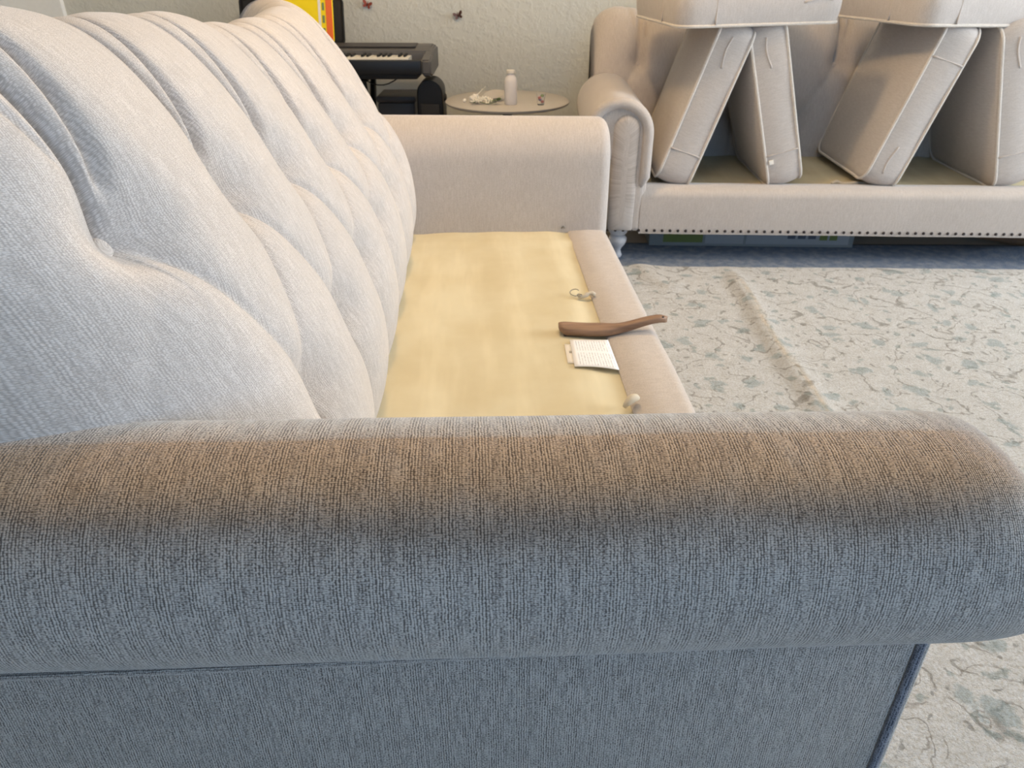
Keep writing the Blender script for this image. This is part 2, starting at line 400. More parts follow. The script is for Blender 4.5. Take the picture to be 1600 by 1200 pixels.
# ---------------------------------------------------------------- tufted sofa back
def tufted_back(parent, mp, prof, s0, s1, rowA, rowB, kA, kB, spacing, offA, hA, hB, mat, ns, nt,
                depth=.055, end_r=.2, end_x=.16, end_x1=.12, top_fn=None, btn_r=.0115, amp=1.0, sag=0):
    """surface S(s along the sofa, t along the section); prof: (x outward, h) points; mp maps (x, s, h) to sofa space"""
    cv, L = spline(prof, nt)
    nrm = []
    for j in range(nt):
        a = cv[max(0, j-1)]; b = cv[min(nt-1, j+1)]; d = (b-a).normalized(); nrm.append(Vector((d.y, -d.x)))
    def t_at(h):
        for j in range(nt-1):
            if cv[j].y <= h <= cv[j+1].y: return L*j/(nt-1)
    tA, tB = t_at(hA), t_at(hB)
    bA = [(offA+spacing*k, tA-sag*smooth(0, 4, k)) for k in kA]; bB = [(offA+spacing*(k+.5), tB) for k in kB]
    top = max(range(nt), key=lambda j: cv[j].y)*L/(nt-1)
    seg = []                                                        # (p, q, depth at p, depth at q, width near side, width far side)
    for k, p in enumerate(bA):
        j = .018*math.sin(k*2.3)
        seg.append((p, (p[0]+j, top+.10), depth, .012, .045, .030))          # main pleat to the top
        seg.append(((p[0]+.012, p[1]+.03), (p[0]+.055+j, top+.09), .018, .009, .010, .022))   # companion pleat
        seg.append(((p[0]-.012, p[1]+.06), (p[0]-.075+j, top+.09), .008, .007, .007, .020))
        for q in bB:
            if abs(q[0]-p[0]) < spacing*.75: seg.append((p, q, depth*.66, depth*.66, .045, .034))
    for k, q in enumerate(bB):
        seg.append((q, (q[0]+.008, -.02), depth*.9, depth*.35, .04, .03))
    if kB[0] == 0: seg.append((bA[0], (s0+.02, tB+.02), depth*.4, depth*.4, .08, .08))   # soft dip towards the near arm
    btn = bA+bB
    def disp(s, t):
        v = 0; fine = 0
        for p, q, d0, d1, wa, wb in seg:
            ax, at = q[0]-p[0], q[1]-p[1]; L2 = ax*ax+at*at
            f = ((s-p[0])*ax+(t-p[1])*at)/L2
            g = min(1, max(0, f)); dx = s-p[0]-ax*g; dt = t-p[1]-at*g
            if abs(dx) > .22 or abs(dt) > .22: continue
            r = math.hypot(dx, dt); sgn = dx*(1 if at >= 0 else -1)
            w_ = wa if dx < 0 else wb
            e = d1+(d0-d1)*(1-g)**1.5
            if d0 == d1: e *= 1-.45*math.sin(PI*g)
            if d0 != d1: fine = max(fine, (.030 if abs(at) > .1 else .010)*math.exp(-(dx/.0048)**2)*smooth(0, .12, g)*smooth(1.25, .5, g)*min(1, d0/.03))
            elif r < .03 and wa < .07: fine = max(fine, .0045*math.exp(-(r/.0048)**2)*smooth(0, .15, g)*smooth(.95, .4, g))
            v = max(v, e*math.exp(-r/w_)) if v < .001 else (v**4+(e*math.exp(-r/w_))**4)**(1/4)
        for p in btn:
            r = math.hypot(s-p[0], t-p[1])
            if r < .25: v += depth*.5*math.exp(-(r/.05)**2)
        return v*amp+fine
    def surf(s, jf, d):
        j = min(nt-2, int(jf)); f = jf-j
        c = cv[j].lerp(cv[j+1], f); n = nrm[j].lerp(nrm[j+1], f)
        h = c.y; x = c.x
        e = max(0, (s0+end_r)-s, s-(s1-end_r))/end_r
        x -= (end_x if s < (s0+s1)/2 else end_x1)*(1-math.sqrt(max(0, 1-min(1, e)**2)))
        if top_fn: h += top_fn(s)*smooth(.25, .62, c.y)
        x -= n.x*d; h -= n.y*d
        return mp(x, s, h)
    pts = []; uvs = []
    for i in range(ns):
        s = s0+(s1-s0)*i/(ns-1)
        pts.append([surf(s, j, disp(s, L*j/(nt-1)) if j < nt*.86 else 0) for j in range(nt)]); uvs.append([(s, L*j/(nt-1)) for j in range(nt)])
    o = grid('tufted_back', pts, uvs, mat, parent)
    # close both ends
    me = o.data; bm = bmesh.new(); bm.from_mesh(me)
    bmesh.ops.holes_fill(bm, edges=[e for e in bm.edges if e.is_boundary], sides=0)
    bmesh.ops.recalc_face_normals(bm, faces=bm.faces); bm.to_mesh(me); bm.free()
    me.polygons.foreach_set('use_smooth', [True]*len(me.polygons))
    first = None
    for (s, t) in btn:
        jf = t/L*(nt-1); d = disp(s, t)-.004
        a = Vector(surf(s, jf, d)); b = Vector(surf(s, jf, d-.01)); n = (b-a).normalized()
        if first is None:
            pr = [(0.0001, -.008), (btn_r*.9, -.006), (btn_r, 0), (btn_r*.86, .004), (btn_r*.5, .0068), (.0001, .0076)]
            first = lathe('button', pr, mat, parent, 16); ob = first
        else:
            ob = first.copy(); COL.objects.link(ob); ob.parent = parent
        ob.location = a; ob.rotation_euler = n.to_track_quat('Z', 'Y').to_euler()
    return o

# ---------------------------------------------------------------- near sofa
TH = R(3.0); DK = .25
CX, CY = -.05, 1.45
def wS(X, Y): return (X*math.cos(TH)-Y*math.sin(TH), X*math.sin(TH)+Y*math.cos(TH))
sofa = empty('sofa', (*wS(CX, CY), 0), TH)
tag(sofa, 'large oatmeal chenille sofa in the foreground, seat cushions removed, its near arm soiled brown', 'sofa')
P = lambda x, y, z: (x-CX, y-CY, z)

back_prof = [(-.26, -.13), (-.20, -.02), (-.170, .08), (-.172, .18), (-.192, .27), (-.238, .375), (-.300, .50), (-.375, .61), (-.44, .668), (-.50, .682), (-.555, .655), (-.59, .58), (-.60, .40), (-.58, .1), (-.57, -.13)]
topfn = lambda s: -.044+.052*smooth(1.75, 1.15, s)+.035*smooth(1.15, .65, s)+.016*smooth(2.05, 2.3, s)
tufted_back(sofa, lambda x, s, h: P(x, s, h+DK), back_prof, .575, 2.36, 0, 0, range(0, 7), range(0, 7), .25, .737, .502, .262, M['fab'], 760, 310, depth=.050, btn_r=.0145, sag=.06, end_r=.23, end_x=.34, end_x1=.08, top_fn=topfn)

# near arm: a fat padded roll with a domed front, over a flat outer panel
def near_arm():
    yc, zc, r = .586, .235, .1185
    xe0, xe1 = -.74, .585
    nst, nang = 150, 120
    xs = [xe0+(xe1-xe0)*i/(nst-1) for i in range(nst-28)]
    pts = []; uvs = []; soil = []; tone = []
    xs = [xe0+(.455-xe0)*i/(119) for i in range(120)]
    for k in range(1, 31): xs.append(.455+.13*math.sin(k/30*PI/2))
    spots = [(.02, .075, .14, .034, .9), (.34, .075, .07, .028, .9), (-.18, .03, .22, .05, .55), (.18, .02, .35, .045, .5), (-.45, .04, .2, .07, .35), (.43, .03, .06, .05, .45)]
    for x in xs:
        q = max(0, (x-.455)/.13); f = max(.0, 1-q**3)**(1/3)
        row = []; uv = []; so = []; to = []
        zz = zc-.016*(x+.1)
        for j in range(nang):
            a = PI*.5+2*PI*j/nang                                   # starts on top, turns towards the camera side
            ca, sa = math.cos(a), math.sin(a)
            rr = r*(1+.012*noise.noise(Vector((x*5, ca*1.5, sa*1.5))))
            # slightly squarish padding, sagging below
            rr *= 1+.03*abs(math.sin(2*a))**2
            sk = .045*(-sa)*q                                          # the end leans forward at the bottom
            rad = rr*(.22+.78*f) if q > 0 else rr
            row.append(P(x+sk*1.0, yc+ca*rad, zz+DK+sa*rad))
            t = j/nang*2*PI*r; uv.append((x, -t))
            dd = t if t < PI*r else 2*PI*r-t
            # grime: a band over the crown and forward face where hands and heads rest
            ts = dd if a < PI*1.5 else -dd; v = .92*math.exp(-((ts-.052)/.060)**2)
            v *= smooth(-.7, -.3, x)*(1-.5*smooth(.44, .56, x))
            for sx, st, wx, wt, am in spots: v += am*math.exp(-((x-sx)/wx)**2-((t-st)/wt)**2)
            so.append(min(1, v+.12*math.exp(-(dd/.08)**2))); to.append(smooth(.05, .10, dd))
        uv.append((x, -2*PI*r)); pts.append(row); uvs.append(uv); soil.append(so); tone.append(to)
    grid('arm_roll', pts, uvs, M['fab_arm'], sofa, wrap_v=True, caps=True, attr=('soil', soil))
    me = bpy.data.objects['arm_roll'].data; a = me.attributes.new('soil_tone', 'FLOAT', 'POINT'); a.data.foreach_set('value', [v for row in tone for v in row])
    o = bevel_box('arm_panel', P(-.74, .562, .06), P(.503, .706, .48), .008, M['fab_arm'], sofa, 4)
    # seam welt up the front edge of the panel, and the welt under the roll
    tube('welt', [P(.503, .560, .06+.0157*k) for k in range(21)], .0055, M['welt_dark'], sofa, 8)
    tube('welt', [P(.511, .565, .06+.0157*k) for k in range(21)], .0055, M['fab_arm'], sofa, 8)
    tube('welt', [P(-.72+.0125*k, .5605, .328-.004*math.sin(k*.05)) for k in range(98)], .004, M['fab_arm'], sofa, 6)
near_arm()

# far arm: padded inner face rolling over outward
def far_arm():
    yi, r, zc = 2.262, .118, .212
    sec = [(yi+.004, -.20), (yi-.002, -.05), (yi-.004, .05), (yi-.003, .12), (yi, zc)]
    for k in range(1, 22):
        a = PI-k/21*PI*1.32; sec.append((yi+r+r*math.cos(a), zc+r*math.sin(a)))
    sec += [(yi+.125, .06), (yi+.12, -.12), (yi+.12, -.20)]
    pts2, L = spline(sec, 90)
    n = len(pts2); nr = []
    for j in range(n):
        d = (pts2[min(n-1, j+1)]-pts2[max(0, j-1)]).normalized(); nr.append(Vector((-d.y, d.x)))
    xs = [(-.62+(1.01)*i/30, 0) for i in range(31)]
    R_ = .034
    for k in range(1, 13): 
        q = k/12*PI/2; xs.append((.39+R_*math.sin(q), R_*(1-math.cos(q))))
    rows = []; uvs = []
    for x, ins in xs:
        row = []
        for j, p in enumerate(pts2):
            q = p-nr[j]*ins*(1 if True else 0); zz = q.y-.016*(x-.1)*smooth(-.05, .2, q.y)
            row.append(P(x-(.012*smooth(.0, -.2, q.y) if x > .3 else 0), q.x, zz+DK))
        rows.append(row); uvs.append([(x+ins, L*j/(n-1)) for j in range(n)])
    grid('arm', rows, uvs, M['fab_far'], sofa, wrap_v=True, caps=True)
far_arm()

# seat deck of yellow cloth, with soft ripples
def deck():
    nx, ny = 60, 120; rows = []; uvs = []
    for i in range(nx):
        x = -.30+.60*i/(nx-1); r = []; u = []
        for j in range(ny):
            y = .70+1.57*j/(ny-1)
            z = DK+.002*math.sin(x*38+1.5*math.sin(y*2.2))*(.5+.5*noise.noise(Vector((x*3, y*1.5, 2))))+.004*noise.noise(Vector((x*5, y*2.5, 0)))
            z += .004*math.exp(-((y-2.16)/.03)**2)
            z -= .006*smooth(.22, .30, x)
            r.append(P(x, y, z)); u.append((x, y))
        rows.append(r); uvs.append(u)
    return grid('seat_deck', rows, uvs, M['muslin'], sofa)
deck()
bevel_box('seat_base', P(-.30, .70, .10), P(.36, 2.27, DK-.02), .01, M['fab_far'], sofa, 2)
def rail(name, x0, x1, y0, y1, z0, z1, mat, parent, fn):
    """padded front rail with a rounded front top edge: section swept along y"""
    sec = [(x0, z1-.02), (x0, z1-.004), (x0+.006, z1+.001), ((x0+x1)/2, z1+.004)]
    for k in range(9):
        a = PI/2-k/8*PI/2; sec.append((x1-.03+.03*math.cos(a), z1-.027+.03*math.sin(a)))
    sec += [(x1+.003, (z0+z1)/2), (x1, z0), (x0, z0)]
    ny = 60; rows = []; uvs = []
    for i in range(ny):
        y = y0+(y1-y0)*i/(ny-1); w_ = .002*noise.noise(Vector((y*4, 0, 3)))
        rows.append([fn(a+w_, y, b+w_) for a, b in sec]); u = 0; uu = [(y, 0)]
        for (a, b), (c, d) in zip(sec, sec[1:]): u += math.hypot(c-a, d-b); uu.append((y, u))
        uu.append((y, u+.05)); uvs.append(uu)
    return shade_auto(grid(name, rows, uvs, mat, parent, wrap_v=True, caps=True), 50)
rail('front_rail', .296, .424, .66, 2.275, .10, DK, M['fab_far'], sofa, P)

foot_prof = [(.0001, 0), (.017, 0), (.02, .008), (.017, .016), (.014, .026), (.018, .038), (.028, .05), (.034, .064), (.034, .074), (.028, .084), (.022, .088), (.03, .092), (.036, .1), (.036, .118), (.0001, .118)]
ft = lathe('foot', foot_prof, M['foot'], sofa, 18)
for k, (x, y) in enumerate(((.36, .66), (.36, 2.22), (-.5, .66), (-.5, 2.22))):
    o = ft if k == 0 else ft.copy()
    if k: COL.objects.link(o); o.parent = sofa
    o.location = P(x, y, .013)

# nails along the lower edge of the near sofa's front rail
def nails(parent, spots, d, r=.0062):
    first = None
    q = Vector(d).to_track_quat('Z', 'Y').to_euler()
    for s in spots:
        if first is None: first = lathe('nail_head', [(.0001, -.002), (r, -.001), (r*.9, .0016), (r*.5, .003), (.0001, .0034)], M['nail'], parent, 8); o = first
        else: o = first.copy(); COL.objects.link(o); o.parent = parent
        o.location = s; o.rotation_euler = q
nails(sofa, [P(.4265, .72+.029*k, .112) for k in range(53)], (1, 0, 0))

# tie tapes sewn to the deck edge, care labels
def sheet(name, corners, mat, parent, n=10, lift=None):
    a, b, c, d = [Vector(q) for q in corners]; rows = []; uvs = []
    for i in range(n):
        r = []; u = []
        for j in range(n):
            f, g = i/(n-1), j/(n-1); p = a.lerp(b, f).lerp(d.lerp(c, f), g)
            if lift: p.z += lift(f, g)
            r.append(p); u.append((f, g))
        rows.append(r); uvs.append(u)
    o = grid(name, rows, uvs, mat, parent)
    m = o.modifiers.new('thickness', 'SOLIDIFY'); m.thickness = .0006
    return o
def wP(wx, wy, z):                                                    # world -> sofa space
    x = wx*math.cos(TH)+wy*math.sin(TH); y = -wx*math.sin(TH)+wy*math.cos(TH); return P(x, y, z)
def strap():
    tp = tube('tie_tape', [wP(.212-.007*k, 1.742+.004*math.sin(k*1.1)-.0004*k, .257+.004*math.sin(k*.9)) for k in range(7)], [.0055, .0065, .0045, .0065, .005, .006, .004], M['cord'], sofa, 8)
    tube('metal_hook', [wP(.168-.008+.011*math.cos(q*.62), 1.745+.012*math.sin(q*.62)+.012, .257+.006*math.cos(q*.3)) for q in range(10)], .0013, M['steel'], tp, 6)
    tube('metal_hook', [wP(.172+.006*math.cos(q*.7), 1.737+.006*math.sin(q*.7), .259) for q in range(9)], .0014, M['steel'], tp, 6)
strap()
tube('tie_tape', [wP(.244-.006*k, 1.222-.006*k, .258+.012*math.sin(.4+k*.5)) for k in range(6)], [.005, .008, .009, .009, .007, .004], M['cord'], sofa, 8)
lb = sheet('care_label', [wP(.132, 1.362, .2565), wP(.226, 1.356, .2515), wP(.218, 1.497, .2515), wP(.130, 1.487, .2575)], M['print'], sofa, lift=lambda f, g: .003*math.sin(f*PI)*(1-g))
lb['label'] = 'white printed care label lying on the yellow deck'
l2 = sheet('care_label', [wP(.119, 1.383, .2535), wP(.21, 1.376, .2525), wP(.21, 1.47, .2525), wP(.117, 1.472, .2535)], M['paper'], sofa)
l2['label'] = 'plain cream label half under the printed one'
for k in range(3):                                                    # the small mark on the cream label
    o = tube('mark', [wP(.128+.0026*k, 1.432+.0012*math.sin(q), .2546) for q in (0, 1, 2)] if False else [wP(.1265+.003*k, 1.428+.004*q, .2544) for q in range(3)], .0006, M['black'], l2, 5)
tube('staple', [wP(.158, 2.268, .262), wP(.162, 2.263, .268), wP(.166, 2.268, .262)], .0025, M['steel'], sofa, 6)

# ---------------------------------------------------------------- brush
br = empty('upholstery_brush', (.226, 1.535, .262), R(4))
tag(br, 'curved walnut brush lying across the front rail of the near sofa', 'brush')
def brush():
    n = 34; rows = []; uvs = []
    for i in range(n):
        f = i/(n-1); x = -.118+.252*f
        hw = (.0225-.011*smooth(.36, .6, f))*(min(1, .35+f*14)**.5 if f < .06 else 1)
        if f > .9: hw *= math.sqrt(max(.03, 1-((f-.9)/.1)**2))
        zt = .013-.002*smooth(0, .3, f)+.016*smooth(.45, .92, f)-.004*smooth(.92, 1, f)
        th = .021-.006*smooth(.5, 1, f)
        if f < .05: th *= .6+.4*f/.05
        yb = .010*math.sin(f*PI*1.1)-.004
        ring = []
        for k in range(16):
            a = 2*PI*k/16; c, s = math.cos(a), math.sin(a)
            sx = math.copysign(abs(c)**.55, c)*hw; sz = math.copysign(abs(s)**.55, s)*th/2
            ring.append((x, -yb+sx, zt-th/2+sz))
        rows.append(ring); uvs.append([(x, k*.005) for k in range(17)])
    b = grid('handle', rows, uvs, M['wood'], br, wrap_v=True, caps=True)
    bm = bmesh.new(); add_box(bm, (-.108, -.013, -.012), (-.012, .016, .0015))
    bs = from_bm('bristles', bm, M['bristle'], br, smooth=False)
    lathe('hang_hole', [(.0001, 0), (.0032, 0), (.0032, .0012), (.0001, .0012)], M['black'], b, 12, loc=(.121, -.0005, .0246))
brush()

# ---------------------------------------------------------------- far sofa
TF = R(-2.0); FO = (.334, 2.66)
FC = (1.12, .42)
def wF(X, Y): return (FO[0]+X*math.cos(TF)-Y*math.sin(TF), FO[1]+X*math.sin(TF)+Y*math.cos(TF))
fs = empty('sofa', (*wF(*FC), 0), TF)
tag(fs, 'oatmeal rolled-arm sofa against the back wall with cushions propped on its bare deck', 'sofa')
Q = lambda x, y, z: (x-FC[0], y-FC[1], z)
FL = 2.2
fb_prof = [(.10, .0), (.115, .10), (.11, .22), (.085, .36), (.045, .46), (.0, .535), (-.05, .575), (-.11, .58), (-.16, .55), (-.18, .46), (-.18, .1), (-.18, 0)]
tufted_back(fs, lambda x, s, h: Q(s, .70-x, h+.25), fb_prof, -.02, FL+.02, 0, 0, range(0, 8), range(-1, 8), .27, .17, .40, .18, M['fab_far'], 230, 80, depth=.05, end_r=.10, amp=.9, end_x=.05, end_x1=.05, top_fn=lambda s: -.09*(1-math.sqrt(max(0, 1-max(0, .09-s, s-(FL-.09))**2/.0121))))
# deck + rail
bevel_box('seat_base', Q(.10, .03, .12), Q(FL-.1, .72, .258), .008, M['fab_far'], fs, 2)
def deck2():
    rows = []; uvs = []
    for i in range(50):
        x = .14+(FL-.28)*i/49; r = []; u = []
        for j in range(24):
            y = .10+.52*j/23; r.append(Q(x, y, .264+.003*noise.noise(Vector((x*4, y*5, 1))))); u.append((x, y))
        rows.append(r); uvs.append(u)
    return grid('seat_deck', rows, uvs, M['muslin'], fs)
deck2()
rail('front_rail', -.11, .012, .135, FL-.135, .118, .277, M['fab_far'], fs, lambda a, b, c: Q(b, -a, c))
rs = [Q(.02+.0288*k, -.0145, .131) for k in range(int((FL-.04)/.0288))]
nails(fs, rs, (0, -1, 0), r=.0058)
def scroll_arm(x_in, sg):
    """rolled arm: x_in is the seat side, sg=+1 when the roll leans towards -x"""
    r = .118; xc = x_in-sg*r; zc = .475
    sec = [(x_in-sg*.006, .13), (x_in-sg*.004, .28), (x_in, zc)]
    for k in range(1, 22):
        a = k/21*PI*1.25; sec.append((xc+sg*r*math.cos(a), zc+r*math.sin(a)))
    sec += [(x_in-sg*.135, .36), (x_in-sg*.125, .13)]
    pts2, L = spline(sec, 70); n = len(pts2)
    nr = []
    for j in range(n):
        d = (pts2[min(n-1, j+1)]-pts2[max(0, j-1)]).normalized(); nr.append(Vector((d.y, -d.x))*sg)
    ys = []
    for k in range(13): q = k/12*PI/2; ys.append((.0-.042+.03*(1-math.sin(q)), .022*(1-math.sin(q)) if k else .022))
    ys = [(-.015+.028*(1-math.cos(PI/2*k/10)), .028*(1-math.sin(PI/2*k/10))) for k in range(11)] + [(.013+.62*k/20, 0) for k in range(1, 21)]
    rows = []; uvs = []
    for y, ins in ys:
        rows.append([Q((p-nr[j]*ins).x, y+.0, (p-nr[j]*ins).y) for j, p in enumerate(pts2)])
        uvs.append([(y+ins, L*j/(n-1)) for j in range(n)])
    a = grid('arm', rows, uvs, M['fab_far'], fs, wrap_v=True, caps=True)
    # padded rim along the front edge, from under the roll down to the rail
    rim = [Q(xc+sg*(r-.016)*math.cos(q), -.016, zc+(r-.016)*math.sin(q)) for q in [PI*1.15-PI*1.15*k/24 for k in range(25)]]
    rim += [Q(x_in-sg*(.016+.0), -.016, zc-.018*k) for k in range(1, 9)]
    rim += [Q(x_in-sg*(.018+.003*k), -.014+.002*k, zc-.144-.014*k) for k in range(1, 4)]
    tube('arm_rim', rim, [.019]*(len(rim)-3)+[.017, .013, .006], M['fab_far'], a, 12)
    # inset front column with its rounded head
    rows = []; uvs = []; w0 = .048; xm = xc+sg*.028
    outl = [(xm+w0*math.cos(q), zc+.018+w0*math.sin(q)) for q in [PI*k/16 for k in range(17)]] + [(xm-w0*1.0, .3), (xm-w0*.95, .13), (xm+w0*.95, .13), (xm+w0*1.0, .3)]
    for y, sc in ((-.005, 1), (-.014, .97), (-.024, .85), (-.029, .6), (-.031, .2)):
        rows.append([Q(xm+(a_-xm)*sc, y, (.3+(b_-.3)*(1-(1-sc)*.18))) for a_, b_ in outl]); uvs.append([(a_, b_) for a_, b_ in outl]+[outl[0]])
    grid('arm_front', rows, uvs, M['fab_far'], fs, wrap_v=True, caps=True)
scroll_arm(.155, 1); scroll_arm(FL-.155, -1)
ff = ft.copy(); COL.objects.link(ff); ff.parent = fs; ff.location = Q(.065, .035, .012)
for x, y in ((FL-.065, .035), (.065, .66), (FL-.065, .66)):
    o = ff.copy(); COL.objects.link(o); o.parent = fs; o.location = Q(x, y, .012)
ff.location = Q(.065, .035, .012)

# ---------------------------------------------------------------- seat cushions
def cushion(name_label, pos, rot, flap=1, w=.56, d=.52, h=.118, first=[None]):
    """box cushion: length w along local x, d along y (front face at -d/2), h thick along z"""
    root = empty('seat_cushion', pos, rot=rot)
    tag(root, name_label, 'cushion', 'seat cushions propped on the far sofa')
    if first[0] is None:
        bm = bmesh.new(); bmesh.ops.create_cube(bm, size=2)
        bmesh.ops.subdivide_edges(bm, edges=list(bm.edges), cuts=21, use_grid_fill=True)
        rr = .028
        for v in bm.verts:
            x, y, z = v.co
            p = Vector((x*w/2, y*d/2, z*h/2)); cr = .05
            # plan-view corner rounding
            ix, iy = w/2-cr, d/2-cr; q = Vector((max(-ix, min(ix, p.x)), max(-iy, min(iy, p.y))))
            o2 = Vector((p.x-q.x, p.y-q.y))
            if o2.length > 1e-9:
                m = max(abs(o2.x), abs(o2.y)); o2 = o2.normalized()*m; p.x, p.y = q.x+o2.x, q.y+o2.y
            bul = (1-x*x)*(1-y*y)
            p.z += math.copysign(.022*bul**.7, z) if abs(z) > .98 else 0
            side = (1-z*z); f = 1+.026*side*(1 if max(abs(x), abs(y)) > .98 else 0)
            p.x *= f; p.y *= f
            p.z += .002*noise.noise(p*9); p.y += .003*noise.noise(p*7+Vector((3, 1, 2)))
            v.co = p
        bm.normal_update(); box_uv(bm)
        first[0] = from_bm('cover', bm, M['fab_cushion'], root)
        def loop(z):
            cr = .05; ix, iy = w/2-cr, d/2-cr; out = []
            for cx, cy, a0 in ((ix, iy, 0), (-ix, iy, PI/2), (-ix, -iy, PI), (ix, -iy, PI*1.5)):
                for k in range(7):
                    a = a0+k/6*PI/2; out.append((cx+(cr+.001)*math.cos(a), cy+(cr+.001)*math.sin(a), z))
                nxt = {0: (-ix, iy+cr), PI/2: (-ix-cr, -iy), PI: (ix, -iy-cr), PI*1.5: (ix+cr, iy)}[a0]
                l = out[-1]
                for k in range(1, 8): out.append((l[0]+(nxt[0]-l[0])*k/8, l[1]+(nxt[1]-l[1])*k/8, z))
            return out
        tube('piping', loop(h/2), .0052, M['welt'], root, 8, closed=True)
        tube('piping', loop(-h/2), .0052, M['welt'], root, 8, closed=True)
        tube('seam', [(-w/2+.12, -d/2-.0055, h/2-.004-(h-.008)*k/8) for k in range(9)], .0028, M['fab_far'], root, 6)
        tube('zipper_fold', [(w/2-.045-.1*k/8, -d/2-.006, .008+.006*math.sin(k*.5)) for k in range(9)], .004, M['fab_far'], root, 6)
        tube('side_seam', [(-w/2-.0055, -d/2+.17, h/2-.004-(h-.008)*k/8) for k in range(9)], .0028, M['fab_far'], root, 6)
        first.append(root)
    else:
        for ch in first[1].children:
            c = ch.copy(); COL.objects.link(c); c.parent = root
            if not flap and ch.name.split('.')[0] in ('seam', 'zipper_fold'):       # turned end for end
                c.scale = (-1, 1, 1)
    return root
def standing(xb, zb, tilt, y, rz, label, flap=1, dy=0):
    """bottom-centre of the cushion's front edge at (xb, zb); tilt > 0 leans its top to the right"""
    a = R(tilt); w = .56; dx, dz = math.sin(a), math.cos(a)
    m = Matrix(((dx, 0, -dz), (0, 1, 0), (dz, 0, dx))).transposed().transposed()
    rotm = Matrix.Rotation(rz, 3, 'Z') @ Matrix(((dx, 0, -dz), (0, 1, 0), (dz, 0, dx)))
    c = Vector((xb+dx*w/2, y, zb+dz*w/2)) + Vector((0, .26, 0))
    return cushion(label, c, rotm.to_euler(), flap)
standing(.597, .282, 18, 2.715, TF, 'seat cushion leaning right beside the far sofa\'s left arm, first of the propped row')
c2 = standing(1.015, .282, -16.5, 2.715, TF, 'seat cushion leaning left against the first one, second of the propped row')
standing(1.345, .282, 17, 2.69, TF, 'seat cushion leaning right in the middle of the far sofa, third of the propped row', 0)
standing(1.835, .282, -15, 2.69, TF, 'seat cushion at the right edge of the photo leaning left, fourth of the propped row')
cushion('seat cushion lying flat on top of the two left propped cushions', (.785, 2.95, .874), (R(.5), R(-1), R(8)))
cushion('seat cushion lying flat on top of the two right propped cushions, turned at an angle', (1.55, 2.96, .868), (0, R(1), R(12.5)))

bm = bmesh.new(); add_box(bm, (-.19, -.274, .035), (-.175, -.266, .05)); wt = from_bm('white_tag', bm, M['paper'], c2, smooth=False); wt['label'] = 'tiny white tag at the low front seam'
tt = tube('tie_tape', [Q(.86+.02*k, .135+.012*math.sin(k*1.3), .272+.004*math.sin(k*2)) for k in range(10)], [.006, .009, .007, .01, .008, .009, .006, .008, .007, .004], M['cord'], fs, 8)
tt['label'] = 'crumpled pale tape lying on the deck edge'
# ---------------------------------------------------------------- carton and board under the far sofa
bx = empty('flat_box', (.95, 2.99, .012), TF)
tag(bx, 'flat cardboard carton with green and grey print pushed under the far sofa', 'box')
bevel_box('carton', (-.40, -.19, 0), (.40, .19, .082), .002, M['boxside'], bx, 1)
def patch(name, x0, x1, z0, z1, m):
    bm = bmesh.new(); add_box(bm, (x0, -.1915, z0), (x1, -.1895, z1)); return from_bm(name, bm, M[m], bx, smooth=False)
patch('printed_panel', -.345, -.19, .016, .078, 'cardgreen'); patch('printed_panel', -.18, -.03, .012, .076, 'cardgrey'); patch('printed_panel', -.02, .38, .012, .074, 'cardgrey')
for k in range(3): 
    bm = bmesh.new(); add_box(bm, (.14+.04*k, -.1925, .035), (.17+.04*k, -.19, .06)); from_bm('printed_icon', bm, M['carddark'], bx, smooth=False)
for k in range(2):
    bm = bmesh.new(); add_box(bm, (.265+.038*k, -.1925, .03), (.295+.038*k, -.19, .064)); from_bm('printed_icon', bm, M['cardgreen'], bx, smooth=False)
pk = bevel_box('wooden_plank', (-.35, -.045, 0), (.35, .045, .02), .003, M['plank'], None, 2)
pk.location = (1.80, 3.02, .016); pk.rotation_euler = (R(0), 0, R(-38))
tag(pk, 'brown wooden plank lying in the dark under the far sofa', 'plank')

# ---------------------------------------------------------------- side table and what stands on it
tb = empty('side_table', (-.02, 3.32, 0)); tag(tb, 'round grey side table between the keyboard and the far sofa', 'table')
lathe('table_top', [(.0001, .465), (.252, .465), (.262, .470), (.264, .477), (.258, .482), (.0001, .482)], M['table'], tb, 48)
lathe('pedestal', [(.0001, .02), (.03, .02), (.022, .05), (.02, .44), (.05, .466), (.0001, .466)], M['charcoal'], tb, 16)
lathe('foot_plate', [(.0001, 0), (.17, 0), (.17, .012), (.04, .024), (.0001, .024)], M['charcoal'], tb, 32)
bt = empty('bottle', (-.005, 3.2, .482)); tag(bt, 'white bottle with a cream cap standing on the round side table', 'bottle')
lathe('body', [(.0001, 0), (.023, 0), (.0255, .004), (.0258, .05), (.0255, .088), (.022, .103), (.014, .112), (.0135, .118), (.0001, .118)], M['bottle'], bt, 24)
lathe('cap', [(.0001, .114), (.0135, .114), (.0135, .118), (.0175, .119), (.018, .128), (.0165, .131), (.0001, .131)], M['bottle_cap'], bt, 24)
cp = empty('cup', (.118, 3.19, .482)); tag(cp, 'small clear cup holding pink and mauve sweets at the right of the side table', 'cup')
rows = [(.0135, .0), (.016, .018), (.0185, .042)]
lathe('glass', [(.0001, 0), (.0135, 0), (.0186, .042), (.0172, .042), (.0124, .002), (.0001, .002)], M['clear'], cp, 18)
for k, m in enumerate(('pink', 'mauve', 'pink', 'leaf')):
    bm = bmesh.new(); bmesh.ops.create_icosphere(bm, subdivisions=2, radius=.0075)
    for v in bm.verts: v.co.z *= .8
    o = from_bm('sweet', bm, M[m], cp); o.location = (.007*math.cos(k*1.7+.4), .007*math.sin(k*1.7+.4), .012+.008*k)
